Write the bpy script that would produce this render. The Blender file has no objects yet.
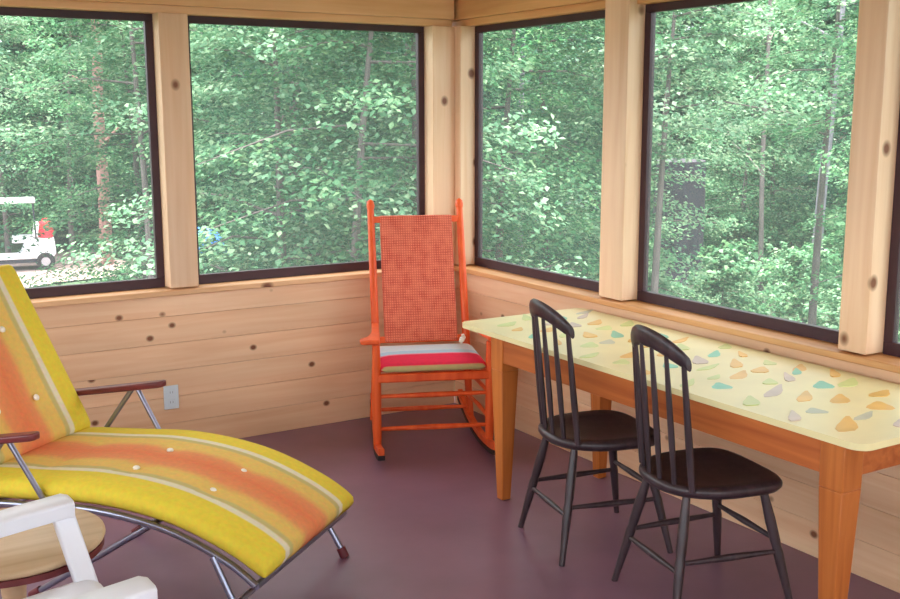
import bpy, bmesh, math, random
import numpy as np
from mathutils import Vector, Matrix
R = math.radians
scene = bpy.context.scene
col = scene.collection

# ------------------------------------------------------------------ helpers
class MB:
    """collects shapes for ONE mesh object"""
    def __init__(s):
        s.bm = bmesh.new()
    def face(s, vs, mi=0):
        try:
            f = s.bm.faces.new(vs); f.material_index = mi; return f
        except ValueError:
            return None
    def box(s, x0, x1, y0, y1, z0, z1, mi=0, m=None):
        P = [(x0,y0,z0),(x1,y0,z0),(x1,y1,z0),(x0,y1,z0),(x0,y0,z1),(x1,y0,z1),(x1,y1,z1),(x0,y1,z1)]
        v = [s.bm.verts.new(m @ Vector(p) if m else p) for p in P]
        for q in ((3,2,1,0),(4,5,6,7),(0,1,5,4),(1,2,6,5),(2,3,7,6),(3,0,4,7)):
            s.face([v[i] for i in q], mi)
        return s
    def taper(s, c0, s0, c1, s1, mi=0):
        """square post from centre c0 half-size s0 up to c1 half-size s1 (pairs allowed)"""
        def sq(c, h):
            hx, hy = (h if isinstance(h, tuple) else (h, h))
            return [s.bm.verts.new((c[0]+a*hx, c[1]+b*hy, c[2])) for a, b in ((-1,-1),(1,-1),(1,1),(-1,1))]
        a, b = sq(c0, s0), sq(c1, s1)
        s.face(a[::-1], mi); s.face(b, mi)
        for i in range(4):
            s.face([a[i], a[(i+1)%4], b[(i+1)%4], b[i]], mi)
        return s
    def tube(s, pts, rad, n=10, mi=0, flat=1.0, closed=False, ref=None):
        pts = [Vector(p) for p in pts]
        if not isinstance(rad, (list, tuple)): rad = [rad]*len(pts)
        rings = []
        up = Vector(ref) if ref else None
        N = len(pts)
        for i, p in enumerate(pts):
            if closed: d = pts[(i+1)%N]-pts[i-1]
            else: d = pts[min(i+1,N-1)]-pts[max(i-1,0)]
            d.normalize()
            if up is None:
                up = Vector((0,0,1)) if abs(d.z) < .9 else Vector((1,0,0))
            a = d.cross(up)
            if a.length < 1e-5: a = d.cross(Vector((0,1,0)))
            a.normalize(); b = a.cross(d).normalized(); up = b
            if ref: up = Vector(ref)
            r = rad[i]
            rings.append([s.bm.verts.new(p + a*math.cos(t)*r + b*math.sin(t)*r*flat) for t in (2*math.pi*k/n for k in range(n))])
        M = N if closed else N-1
        for i in range(M):
            A, B = rings[i], rings[(i+1)%N]
            for k in range(n):
                s.face([A[k], B[k], B[(k+1)%n], A[(k+1)%n]], mi)
        if not closed:
            s.face(rings[0], mi); s.face(rings[-1][::-1], mi)
        return s
    def lathe(s, prof, n=32, c=(0,0,0), mi=0, m=None):
        rings = []
        for r, z in prof:
            ring = []
            for k in range(n):
                t = 2*math.pi*k/n
                p = Vector((c[0]+r*math.cos(t), c[1]+r*math.sin(t), c[2]+z))
                ring.append(s.bm.verts.new(m @ p if m else p))
            rings.append(ring)
        for A, B in zip(rings, rings[1:]):
            for k in range(n):
                s.face([A[k], A[(k+1)%n], B[(k+1)%n], B[k]], mi)
        s.face(rings[0][::-1], mi); s.face(rings[-1], mi)
        return s
    def prism(s, outline, z0, z1, mi=0, m=None):
        a = [Vector((x, y, z0)) for x, y in outline]; b = [Vector((x, y, z1)) for x, y in outline]
        if m: a = [m @ p for p in a]; b = [m @ p for p in b]
        a = [s.bm.verts.new(p) for p in a]; b = [s.bm.verts.new(p) for p in b]
        s.face(a[::-1], mi); s.face(b, mi)
        n = len(a)
        for i in range(n):
            s.face([a[i], a[(i+1)%n], b[(i+1)%n], b[i]], mi)
        return s
    def grid(s, rows, mi=0, wrap=False):
        v = [[s.bm.verts.new(p) for p in r] for r in rows]
        for i in range(len(v)-1):
            m = len(v[i])
            for j in range(m if wrap else m-1):
                s.face([v[i][j], v[i][(j+1)%m], v[i+1][(j+1)%m], v[i+1][j]], mi)
        return v
    def build(s, name, mats, parent=None, bevel=0, smooth=40, seg=2):
        bmesh.ops.recalc_face_normals(s.bm, faces=s.bm.faces[:])
        me = bpy.data.meshes.new(name); s.bm.to_mesh(me); s.bm.free()
        if not isinstance(mats, (list, tuple)): mats = [mats]
        for m in mats: me.materials.append(m)
        if smooth:
            me.polygons.foreach_set('use_smooth', [True]*len(me.polygons))
            me.set_sharp_from_angle(angle=R(smooth))
        o = bpy.data.objects.new(name, me); col.objects.link(o)
        if parent: o.parent = parent
        if bevel:
            b = o.modifiers.new('bevel', 'BEVEL'); b.width = bevel; b.segments = seg
            b.limit_method = 'ANGLE'; b.angle_limit = R(35)
        return o

def tag(o, label=None, cat=None, group=None, kind=None):
    if label: o['label'] = label
    if cat: o['category'] = cat
    if group: o['group'] = group
    if kind: o['kind'] = kind
    return o
def thing(name, label, cat, loc=(0,0,0), rz=0, group=None):
    o = bpy.data.objects.new(name, None); col.objects.link(o)
    o.location = loc; o.rotation_euler = (0,0,rz); o.empty_display_size = .1
    return tag(o, label, cat, group)
def struct(o): o['kind'] = 'structure'; return o
def copy_tree(o, parent=None):
    c = o.copy(); col.objects.link(c)
    if parent: c.parent = parent
    for ch in list(o.children): copy_tree(ch, c)
    return c

# ------------------------------------------------------------------ materials
def new_mat(name):
    m = bpy.data.materials.new(name); m.use_nodes = True
    return m, m.node_tree.nodes, m.node_tree.links, m.node_tree.nodes['Principled BSDF']
def setp(b, **k):
    for a, v in k.items():
        b.inputs[a.replace('_', ' ')].default_value = v
def rgba(c): return (c[0], c[1], c[2], 1)
def srgb(r, g, b):
    f = lambda v: (v/255/12.92) if v/255 <= .04045 else ((v/255+.055)/1.055)**2.4
    return (f(r), f(g), f(b))
def plain(name, c, rough=.5, var=.12, scale=8, bump=0, metallic=0, spec=.5, stretch=(1,1,1)):
    m, N, L, b = new_mat(name)
    tc = N.new('ShaderNodeTexCoord'); mp = N.new('ShaderNodeMapping'); mp.inputs['Scale'].default_value = stretch
    L.new(tc.outputs['Object'], mp.inputs['Vector'])
    nz = N.new('ShaderNodeTexNoise'); nz.inputs['Scale'].default_value = scale; nz.inputs['Detail'].default_value = 5
    L.new(mp.outputs['Vector'], nz.inputs['Vector'])
    rp = N.new('ShaderNodeValToRGB')
    rp.color_ramp.elements[0].position = .3; rp.color_ramp.elements[1].position = .7
    rp.color_ramp.elements[0].color = rgba([v*(1-var) for v in c]); rp.color_ramp.elements[1].color = rgba([min(1, v*(1+var)) for v in c])
    L.new(nz.outputs['Fac'], rp.inputs['Fac']); L.new(rp.outputs['Color'], b.inputs['Base Color'])
    setp(b, Roughness=rough, Metallic=metallic, Specular_IOR_Level=spec)
    if bump:
        bp = N.new('ShaderNodeBump'); bp.inputs['Strength'].default_value = bump; bp.inputs['Distance'].default_value = .01
        L.new(nz.outputs['Fac'], bp.inputs['Height']); L.new(bp.outputs['Normal'], b.inputs['Normal'])
    return m
def wood(name, c1, c2, axis=2, across=None, board=0, knots=.05, knot_rate=.5, grain=26, rough=.45, knot_col=(.20,.07,.03), spec=.4, kden=1.6, thin=None):
    """sawn wood: grain along axis; boards of height `board` along `across` get their own tone; scattered round knots"""
    m, N, L, b = new_mat(name)
    tc = N.new('ShaderNodeTexCoord'); P = tc.outputs['Object']
    if board:
        sp = N.new('ShaderNodeSeparateXYZ'); L.new(P, sp.inputs[0])
        dv = N.new('ShaderNodeMath'); dv.operation = 'DIVIDE'; dv.inputs[1].default_value = board; L.new(sp.outputs[across], dv.inputs[0])
        fl = N.new('ShaderNodeMath'); fl.operation = 'FLOOR'; L.new(dv.outputs[0], fl.inputs[0])
        wn = N.new('ShaderNodeTexWhiteNoise'); wn.noise_dimensions = '1D'; L.new(fl.outputs[0], wn.inputs['W'])
        mu = N.new('ShaderNodeVectorMath'); mu.operation = 'SCALE'; mu.inputs['Scale'].default_value = 7.; L.new(wn.outputs['Color'], mu.inputs[0])
        ad = N.new('ShaderNodeVectorMath'); ad.operation = 'ADD'; L.new(P, ad.inputs[0]); L.new(mu.outputs[0], ad.inputs[1]); P = ad.outputs[0]
    def mapped(sc):
        mp = N.new('ShaderNodeMapping'); mp.inputs['Scale'].default_value = sc; L.new(P, mp.inputs['Vector']); return mp.outputs['Vector']
    sc = [grain]*3; sc[axis] = grain*.05
    nz = N.new('ShaderNodeTexNoise'); nz.inputs['Scale'].default_value = 1; nz.inputs['Detail'].default_value = 6; nz.inputs['Distortion'].default_value = .6
    L.new(mapped(sc), nz.inputs['Vector'])
    rp = N.new('ShaderNodeValToRGB'); e = rp.color_ramp.elements
    e[0].position = .28; e[0].color = rgba(c1); e[1].position = .72; e[1].color = rgba(c2)
    L.new(nz.outputs['Fac'], rp.inputs['Fac']); C = rp.outputs['Color']
    sc = [3.]*3; sc[axis] = .8                                     # broad tone drift
    n2 = N.new('ShaderNodeTexNoise'); n2.inputs['Scale'].default_value = 1; L.new(mapped(sc), n2.inputs['Vector'])
    hs = N.new('ShaderNodeHueSaturation'); L.new(C, hs.inputs['Color'])
    mr = N.new('ShaderNodeMapRange'); mr.inputs['From Min'].default_value = .3; mr.inputs['From Max'].default_value = .7
    mr.inputs['To Min'].default_value = .86; mr.inputs['To Max'].default_value = 1.12
    L.new(n2.outputs['Fac'], mr.inputs['Value']); L.new(mr.outputs[0], hs.inputs['Value']); C = hs.outputs['Color']
    if knots:
        sc = [kden*1.25]*3; sc[axis] = kden
        if thin is not None: sc[thin] = .01
        vo = N.new('ShaderNodeTexVoronoi'); vo.inputs['Scale'].default_value = 1; L.new(mapped(sc), vo.inputs['Vector'])
        k = N.new('ShaderNodeMapRange'); k.inputs['From Min'].default_value = knots; k.inputs['From Max'].default_value = knots*2.1
        k.inputs['To Min'].default_value = 1; k.inputs['To Max'].default_value = 0; L.new(vo.outputs['Distance'], k.inputs['Value'])
        sx = N.new('ShaderNodeSeparateColor'); L.new(vo.outputs['Color'], sx.inputs[0])
        lt = N.new('ShaderNodeMath'); lt.operation = 'LESS_THAN'; lt.inputs[1].default_value = knot_rate; L.new(sx.outputs[0], lt.inputs[0])
        ml = N.new('ShaderNodeMath'); ml.operation = 'MULTIPLY'; L.new(k.outputs[0], ml.inputs[0]); L.new(lt.outputs[0], ml.inputs[1])
        mx = N.new('ShaderNodeMix'); mx.data_type = 'RGBA'; L.new(ml.outputs[0], mx.inputs['Factor']); L.new(C, mx.inputs['A']); mx.inputs['B'].default_value = rgba(knot_col)
        C = mx.outputs['Result']
    L.new(C, b.inputs['Base Color']); setp(b, Roughness=rough, Specular_IOR_Level=spec)
    return m

PINE1, PINE2 = srgb(230,182,142), srgb(242,204,166)
M = {}
M['pine_x'] = wood('pine_boards_along_x', PINE1, PINE2, 0, 2, .131, knots=.055, knot_rate=1., kden=5.2, thin=1)
M['pine_y'] = wood('pine_boards_along_y', PINE1, PINE2, 1, 2, .131, knots=.055, knot_rate=1., kden=5.2, thin=0)
M['pine_z'] = wood('pine_posts', srgb(230,188,150), srgb(242,208,174), 2, None, 0, knots=.07, knot_rate=.7, kden=4.4, thin=None)
M['pine_beam_x'] = wood('pine_beam_along_x', srgb(220,166,118), srgb(238,194,148), 0, None, 0, knots=.07, knot_rate=.6, kden=3.5)
M['pine_beam_y'] = wood('pine_beam_along_y', srgb(208,146,92), srgb(230,178,122), 1, None, 0, knots=.07, knot_rate=.6, kden=3.5)
M['pine_ceiling'] = wood('pine_ceiling', PINE1, PINE2, 1, 0, .14, knots=.05)
M['frame'] = plain('dark_brown_window_frame', srgb(58,30,40), .45, .1)
M['floor'] = plain('painted_floor', srgb(132,98,119), .36, .14, 3.0, .0, spec=.45)
M['orange_wood'] = wood('stained_table_pine', srgb(168,88,34), srgb(206,122,56), 2, None, 0, knots=.05, knot_rate=.4, grain=30, kden=3)
M['apron_wood'] = wood('stained_table_apron', srgb(160,80,34), srgb(198,112,54), 1, None, 0, knots=.05, knot_rate=.7, grain=30, kden=3, knot_col=(.03,.012,.008))
M['cream'] = plain('cream_table_paint', srgb(236,224,170), .35, .06, 5)
M['teal'] = plain('teal_leaf_paint', srgb(124,196,168), .35)
M['amber'] = plain('amber_leaf_paint', srgb(232,186,96), .35)
M['greyleaf'] = plain('grey_leaf_paint', srgb(190,192,168), .35)
M['mauve'] = plain('mauve_leaf_paint', srgb(204,184,170), .35)
M['lime'] = plain('lime_leaf_paint', srgb(208,216,140), .35)
M['black_wood'] = wood('worn_black_chair_paint', srgb(46,34,39), srgb(72,56,61), 2, None, 0, knots=0, grain=40, rough=.38, spec=.5)
M['orange_paint'] = wood('orange_chair_paint', srgb(222,78,28), srgb(240,104,46), 2, None, 0, knots=0, grain=30, rough=.4)
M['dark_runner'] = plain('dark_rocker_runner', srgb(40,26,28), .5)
M['steel'] = plain('grey_steel_tube', srgb(150,152,172), .28, .05, metallic=.85)
M['arm_wood'] = wood('red_brown_arm_wood', srgb(92,38,42), srgb(128,58,58), 0, None, 0, knots=0, grain=40, rough=.3)
M['rubber'] = plain('dark_red_rubber', srgb(100,32,42), .6)
M['white_resin'] = plain('white_resin', srgb(240,242,250), .35, .02)
M['white'] = plain('white_button', srgb(246,240,226), .5, .02)
M['plate'] = plain('pale_blue_plate', srgb(214,226,234), .4, .03)
M['slot'] = plain('dark_slot', srgb(120,124,134), .5, .03)
M['table_top_wood'] = wood('pale_round_table_wood', srgb(200,164,122), srgb(228,198,158), 0, None, 0, knots=0, grain=22, rough=.4)
M['dark_red'] = plain('dark_red_rim', srgb(110,42,44), .5)
M['bark'] = plain('grey_brown_bark', srgb(112,100,98), .9, .3, 14, .6, stretch=(1,1,.2))
M['pale_bark'] = plain('pale_grey_bark', srgb(140,134,142), .9, .2, 14, .4, stretch=(1,1,.2))
M['red_bark'] = plain('red_brown_bark', srgb(140,104,96), .9, .25, 14, .5, stretch=(1,1,.2))
M['dark_bark'] = plain('dark_trunk_bark', srgb(62,56,66), .95, .3, 10, .6, stretch=(1,1,.25))
M['cart_white'] = plain('white_cart_body', srgb(240,240,244), .35, .02)
M['tyre'] = plain('black_tyre', srgb(40,38,42), .8)
M['hub'] = plain('grey_wheel_hub', srgb(170,165,170), .4, .05)
M['cart_dark'] = plain('dark_cart_underbody', srgb(48,48,62), .6)
M['red_cloth'] = plain('red_bag_cloth', srgb(222,52,66), .7)
M['blue_tarp'] = plain('blue_tarp', srgb(70,130,220), .5, .15, 6)
M['road'] = plain('pale_dirt_road', srgb(150,126,122), .95, .1, 1.5, .2)
M['pink_stone'] = plain('pinkish_stone', srgb(190,160,158), .9, .2, 5, .3)

# insect screen: half-open dark-grey mesh
def screen_mat():
    m, N, L, b = new_mat('insect_screen'); N.remove(b)
    out = N['Material Output']
    tr = N.new('ShaderNodeBsdfTransparent'); df = N.new('ShaderNodeBsdfDiffuse'); df.inputs['Color'].default_value = (.30,.32,.33,1)
    tl = N.new('ShaderNodeBsdfTranslucent'); tl.inputs['Color'].default_value = (.34,.37,.37,1)
    ad = N.new('ShaderNodeMixShader'); ad.inputs[0].default_value = .5
    L.new(df.outputs[0], ad.inputs[1]); L.new(tl.outputs[0], ad.inputs[2])
    mx = N.new('ShaderNodeMixShader'); mx.inputs[0].default_value = .14
    L.new(tr.outputs[0], mx.inputs[1]); L.new(ad.outputs[0], mx.inputs[2]); L.new(mx.outputs[0], out.inputs['Surface'])
    return m
M['screen'] = screen_mat()

def leaf_mat(name, ca, cb, cc):
    m, N, L, b = new_mat(name); N.remove(b); out = N['Material Output']
    g = N.new('ShaderNodeNewGeometry'); oi = N.new('ShaderNodeObjectInfo')
    rp = N.new('ShaderNodeValToRGB'); e = rp.color_ramp.elements
    e[0].position = 0; e[0].color = rgba(ca); e[1].position = 1; e[1].color = rgba(cc)
    k = e.new(.55); k.color = rgba(cb)
    L.new(g.outputs['Random Per Island'], rp.inputs['Fac'])
    hs = N.new('ShaderNodeHueSaturation'); L.new(rp.outputs['Color'], hs.inputs['Color'])
    mr = N.new('ShaderNodeMapRange'); mr.inputs['To Min'].default_value = .42; mr.inputs['To Max'].default_value = .68
    L.new(oi.outputs['Random'], mr.inputs['Value']); L.new(mr.outputs[0], hs.inputs['Value'])
    df = N.new('ShaderNodeBsdfPrincipled'); setp(df, Roughness=.5, Specular_IOR_Level=.35); L.new(hs.outputs[0], df.inputs['Base Color'])
    tl = N.new('ShaderNodeBsdfTranslucent'); L.new(hs.outputs[0], tl.inputs['Color'])
    mx = N.new('ShaderNodeMixShader'); mx.inputs[0].default_value = .4
    L.new(df.outputs[0], mx.inputs[1]); L.new(tl.outputs[0], mx.inputs[2]); L.new(mx.outputs[0], out.inputs['Surface'])
    return m
M['leaf'] = leaf_mat('maple_leaves', srgb(72,144,92), srgb(118,190,130), srgb(186,230,168))
M['leaf_dark'] = leaf_mat('dark_leaves', srgb(46,104,82), srgb(76,146,108), srgb(118,184,134))
M['leaf_pale'] = leaf_mat('pale_leaves', srgb(104,170,122), srgb(152,208,160), srgb(208,238,190))

def ground_mat():
    m, N, L, b = new_mat('forest_ground')
    tc = N.new('ShaderNodeTexCoord')
    n1 = N.new('ShaderNodeTexNoise'); n1.inputs['Scale'].default_value = .6; n1.inputs['Detail'].default_value = 8; L.new(tc.outputs['Object'], n1.inputs['Vector'])
    rp = N.new('ShaderNodeValToRGB'); e = rp.color_ramp.elements
    e[0].position = .35; e[0].color = rgba(srgb(46,50,40)); e[1].position = .7; e[1].color = rgba(srgb(74,108,66))
    k = e.new(.5); k.color = rgba(srgb(58,74,50))
    L.new(n1.outputs['Fac'], rp.inputs['Fac']); L.new(rp.outputs['Color'], b.inputs['Base Color']); setp(b, Roughness=.95)
    return m
M['ground'] = ground_mat()

# ------------------------------------------------------------------ room (corner of the two walls at the origin; room in x<0, y<0)
XW, YF, ZC = -4.47, -6.54, 2.46           # far left wall, front wall behind the photographer, ceiling
ZS, ZT, D = .781, 2.054, .09              # sill, window head, depth of the window frames behind the post faces
struct(MB().box(XW-.14, .14, YF-.14, .14, -.12, 0).build('floor', M['floor'], smooth=0))
struct(MB().box(XW-.7, .7, YF-.7, .7, ZC, ZC+.12).build('ceiling', M['pine_ceiling'], smooth=0))  # slab runs past the walls: unseen eaves added to block the sun

BH = .131
def board_wall_x(mb, x0, x1, y0, y1):     # boards running along x
    z = .0
    while z < .755-1e-6:
        z1 = min(z+BH, .755); mb.box(x0, x1, y0, y1, z+.0006, z1-.0006); z = z1
def board_wall_y(mb, x0, x1, y0, y1):
    z = .0
    while z < .755-1e-6:
        z1 = min(z+BH, .755); mb.box(x0, x1, y0, y1, z+.0006, z1-.0006); z = z1
def header_x(mb, x0, x1, y0, y1, s):
    mb.box(x0, x1, min(y0,y1), max(y0,y1), ZT+.035, ZC)
    a, b = y0+s*.025, y1
    mb.box(x0, x1, min(a,b), max(a,b), ZT, ZT+.035)
def header_y(mb, x0, x1, y0, y1, s):
    mb.box(min(x0,x1), max(x0,x1), y0, y1, ZT+.035, ZC)
    a, b = x0+s*.025, x1
    mb.box(min(a,b), max(a,b), y0, y1, ZT, ZT+.035)

w = MB(); board_wall_x(w, XW, 0, 0, .14); struct(w.build('wall_back', M['pine_x'], bevel=.0016))
w = MB(); board_wall_y(w, 0, .14, YF, 0); struct(w.build('wall_right', M['pine_y'], bevel=.0016))
w = MB(); board_wall_y(w, XW-.14, XW, YF, .14); struct(w.build('wall_left', M['pine_y'], bevel=.003))
w = MB(); board_wall_x(w, XW, -2.75, YF-.14, YF); board_wall_x(w, -1.75, .14, YF-.14, YF); struct(w.build('wall_front', M['pine_x'], bevel=.003))
tn = [0]
def trim(mb, mat, bevel=.003):
    tn[0] += 1
    return struct(mb.build('trim_%d' % tn[0], mat, bevel=bevel))
m_ = MB(); header_x(m_, XW, 0, 0, .14, 1); trim(m_, M['pine_beam_x'])
m_ = MB(); header_y(m_, .02, .14, YF, .14, 1); trim(m_, M['pine_beam_y'])
m_ = MB(); header_y(m_, XW, XW-.14, YF, .14, -1); trim(m_, M['pine_beam_y'])
m_ = MB(); header_x(m_, XW, .02, YF, YF-.14, -1); trim(m_, M['pine_beam_x'])
# sill caps
trim(MB().box(XW, -.022, -.022, .14, .755, ZS), M['pine_beam_x'], .004)
trim(MB().box(-.022, .14, YF, .14, .755, ZS), M['pine_beam_y'], .004)
trim(MB().box(XW-.14, XW+.022, YF, .0, .755, ZS), M['pine_beam_y'], .004)
trim(MB().box(XW+.022, -2.75, YF-.14, YF+.022, .755, ZS), M['pine_beam_x'], .004)
trim(MB().box(-1.75, -.022, YF-.14, YF+.022, .755, ZS), M['pine_beam_x'], .004)
# posts
G = .006
xs = [(-.134, 0), (-1.579, -1.442), (-3.02, -2.885), (XW, XW+.13)]
ys = [(-.059, 0), (-1.39, -1.234), (-2.655, -2.54), (-3.96, -3.82), (-5.25, -5.11), (YF, YF+.13)]
for a, b in xs[:-1]:
    trim(MB().box(a, b if b < 0 else .139, 0, .139, ZS+G, ZT), M['pine_z'])
for i, (a, b) in enumerate(ys[:-1]):
    trim(MB().box(0, .139, a, b, ZS+G, ZC if i else ZT), M['pine_z'])
trim(MB().box(XW-.139, XW, .0, .139, ZS+G, ZT), M['pine_z'])
yl = [(-.2, 0), (-2.2, -2.06), (-4.3, -4.16), (YF, YF+.13)]
for a, b in yl:
    trim(MB().box(XW-.139, XW, a, b, ZS+G, ZT), M['pine_z'])
trim(MB().box(-2.85, -2.75, YF-.139, YF, 0.004, ZT), M['pine_z'])
trim(MB().box(-1.75, -1.65, YF-.139, YF, 0.004, ZT), M['pine_z'])
trim(MB().box(-.13, 0, YF-.139, YF, ZS+G, ZT), M['pine_z'])
# windows: dark frame and insect screen
wn = [0]
def window(p0, p1, along, s, plane):
    wn[0] += 1
    f = MB(); t, e = .036, .03
    a, b = plane, plane+s*e
    a, b = min(a,b), max(a,b)
    def bx(u0, u1, z0, z1):
        if along == 'x': f.box(u0, u1, a, b, z0, z1)
        else: f.box(a, b, u0, u1, z0, z1)
    bx(p0, p1, ZS, ZS+.046); bx(p0, p1, ZT-.034, ZT); bx(p0, p0+t, ZS+.046, ZT-.034); bx(p1-t, p1, ZS+.046, ZT-.034)
    o = struct(f.build('window_%d' % wn[0], M['frame'], bevel=.002))
    c = (a+b)/2; q = MB(); h = .0008
    if along == 'x': q.box(p0+t*.6, p1-t*.6, c-h, c+h, ZS+.03, ZT-.02)
    else: q.box(c-h, c+h, p0+t*.6, p1-t*.6, ZS+.03, ZT-.02)
    q.build('screen', M['screen'], o, smooth=0)
for (a, _), (_, b) in zip(xs, xs[1:]): window(b, a, 'x', 1, D)
for (a, _), (_, b) in zip(ys, ys[1:]): window(b, a, 'y', 1, D)
for (a, _), (_, b) in zip(yl, yl[1:]): window(b, a, 'y', -1, XW-D)
window(XW, -2.85, 'x', -1, YF-D); window(-1.65, -.13, 'x', -1, YF-D)
# screen door behind the photographer
d = MB()
for x0, x1, z0, z1 in ((-2.745,-2.645,.01,ZT-.01), (-1.855,-1.755,.01,ZT-.01), (-2.645,-1.855,.01,.22), (-2.645,-1.855,ZT-.12,ZT-.01), (-2.645,-1.855,.9,1.0)):
    d.box(x0, x1, YF-.09, YF-.05, z0, z1)
dr = struct(d.build('door_1', M['pine_z'], bevel=.002))
MB().box(-2.66, -1.84, YF-.0708, YF-.0692, .2, ZT-.1).build('screen', M['screen'], dr, smooth=0)
MB().tube([(-2.70,YF-.05,1.0),(-2.70,YF-.01,1.0),(-2.70,YF-.01,1.12),(-2.70,YF-.05,1.12)], .008).build('handle', M['steel'], dr)

# wall outlet
o = thing('wall_outlet', 'pale blue-white wall outlet low on the pine boards of the back wall', 'outlet', (-1.603, -.001, .262))
MB().box(-.036, .036, -.007, 0, -.058, .058).build('cover_plate', M['plate'], o, bevel=.003)
for z in (-.024, .024):
    s_ = MB().box(-.016, .016, -.0095, -.006, z-.014, z+.014).build('socket', M['plate'], o, bevel=.002)
    q = MB()
    for x in (-.006, .006): q.box(x-.001, x+.001, -.0102, -.0088, z-.004, z+.006)
    q.build('slot', M['slot'], s_, smooth=0)

# ------------------------------------------------------------------ long table along the right wall
TZ = .725
T = thing('dining_table', 'long orange-stained pine table with a cream painted leaf-pattern top, along the right wall', 'table', (-.36, -2.16, 0))
tx0, tx1, ty0, ty1 = -.335, .325, -1.025, 1.01      # local extents
def rrect(x0, x1, y0, y1, r, n=6):
    P = []
    for cx, cy, a0 in ((x1-r,y1-r,0),(x0+r,y1-r,90),(x0+r,y0+r,180),(x1-r,y0+r,270)):
        for k in range(n+1):
            t = R(a0+90*k/n); P.append((cx+r*math.cos(t), cy+r*math.sin(t)))
    return P
top = MB().prism(rrect(tx0, tx1, ty0, ty1, .045), TZ-.020, TZ)
rnd = random.Random(5)
def motif(mb, x, y, ang, l, wd, mi):
    """a painted leaf, a hair proud of the top"""
    P = []
    for k in range(14):
        t = 2*math.pi*k/14
        rr = 1+.16*math.sin(3*t+ang)
        u, v = l*math.cos(t)*rr, wd*math.sin(t)*rr*(1-.3*math.cos(t))
        P.append((x+u*math.cos(ang)-v*math.sin(ang), y+u*math.sin(ang)+v*math.cos(ang)))
    motif.n += 1; mb.prism(P, TZ-.001, TZ+.0005+.00004*motif.n, mi)
motif.n = 0
# leaves seen clearly (table-local) and a scatter of fainter ones
spots = []
seen = [(-.186,-.366,.9,.042,.030,1),(.106,-.532,.7,.052,.030,1),(-.022,-.292,.5,.07,.022,2),(.231,-.33,.6,.06,.02,2),(.18,-.36,.7,.05,.014,1),(.009,-.677,.6,.06,.026,2),
        (.045,-.794,.6,.05,.036,2),(-.202,-.87,.6,.085,.026,2),(-.086,-.841,.3,.06,.016,3),(-.165,-.729,.9,.03,.03,3),(-.087,-.503,.5,.09,.02,4),(.111,.578,.5,.05,.028,5),
        (-.057,.358,.6,.045,.026,3),(.141,-.014,.6,.06,.018,1),(-.151,.352,.7,.05,.03,5),(-.136,.139,.5,.06,.022,2),(-.235,.068,.6,.04,.026,5),(-.114,.67,.6,.05,.022,2),(-.06,-.6,.6,.07,.02,2)]
for s in seen: motif(top, *s); spots.append(s[:2])
while len(spots) < 64:
    x, y = rnd.uniform(tx0+.05, tx1-.05), rnd.uniform(ty0+.07, ty1-.07)
    if min((x-a)**2+(y-b)**2 for a, b in spots) < .009: continue
    spots.append((x, y)); motif(top, x, y, rnd.uniform(.2,1.2), rnd.uniform(.035,.07), rnd.uniform(.014,.026), rnd.choice([2,2,3,4,5,5,2,5,1]))
top.build('tabletop', [M['cream'], M['teal'], M['amber'], M['greyleaf'], M['mauve'], M['lime']], T)['label'] = 'cream painted top with teal, amber and grey leaves'
lx0, lx1, ly0, ly1 = -.262, .255, -.905, .765
A = MB()
for x in (lx0-.036, lx1+.014): A.box(x, x+.022, ly0+.03, ly1-.03, TZ-.128, TZ-.0202)
for y in (ly0-.034, ly1+.012): A.box(lx0+.03, lx1-.03, y, y+.022, TZ-.128, TZ-.0202)
A.build('apron', M['apron_wood'], T, bevel=.002)
for x in (lx0, lx1):
    for y in (ly0, ly1):
        L_ = MB().taper((x,y,0), .021, (x,y,.56), .041).taper((x,y,.56), .041, (x,y,TZ-.0202), .042)
        L_.build('leg', M['orange_wood'], T, bevel=.003)

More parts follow.
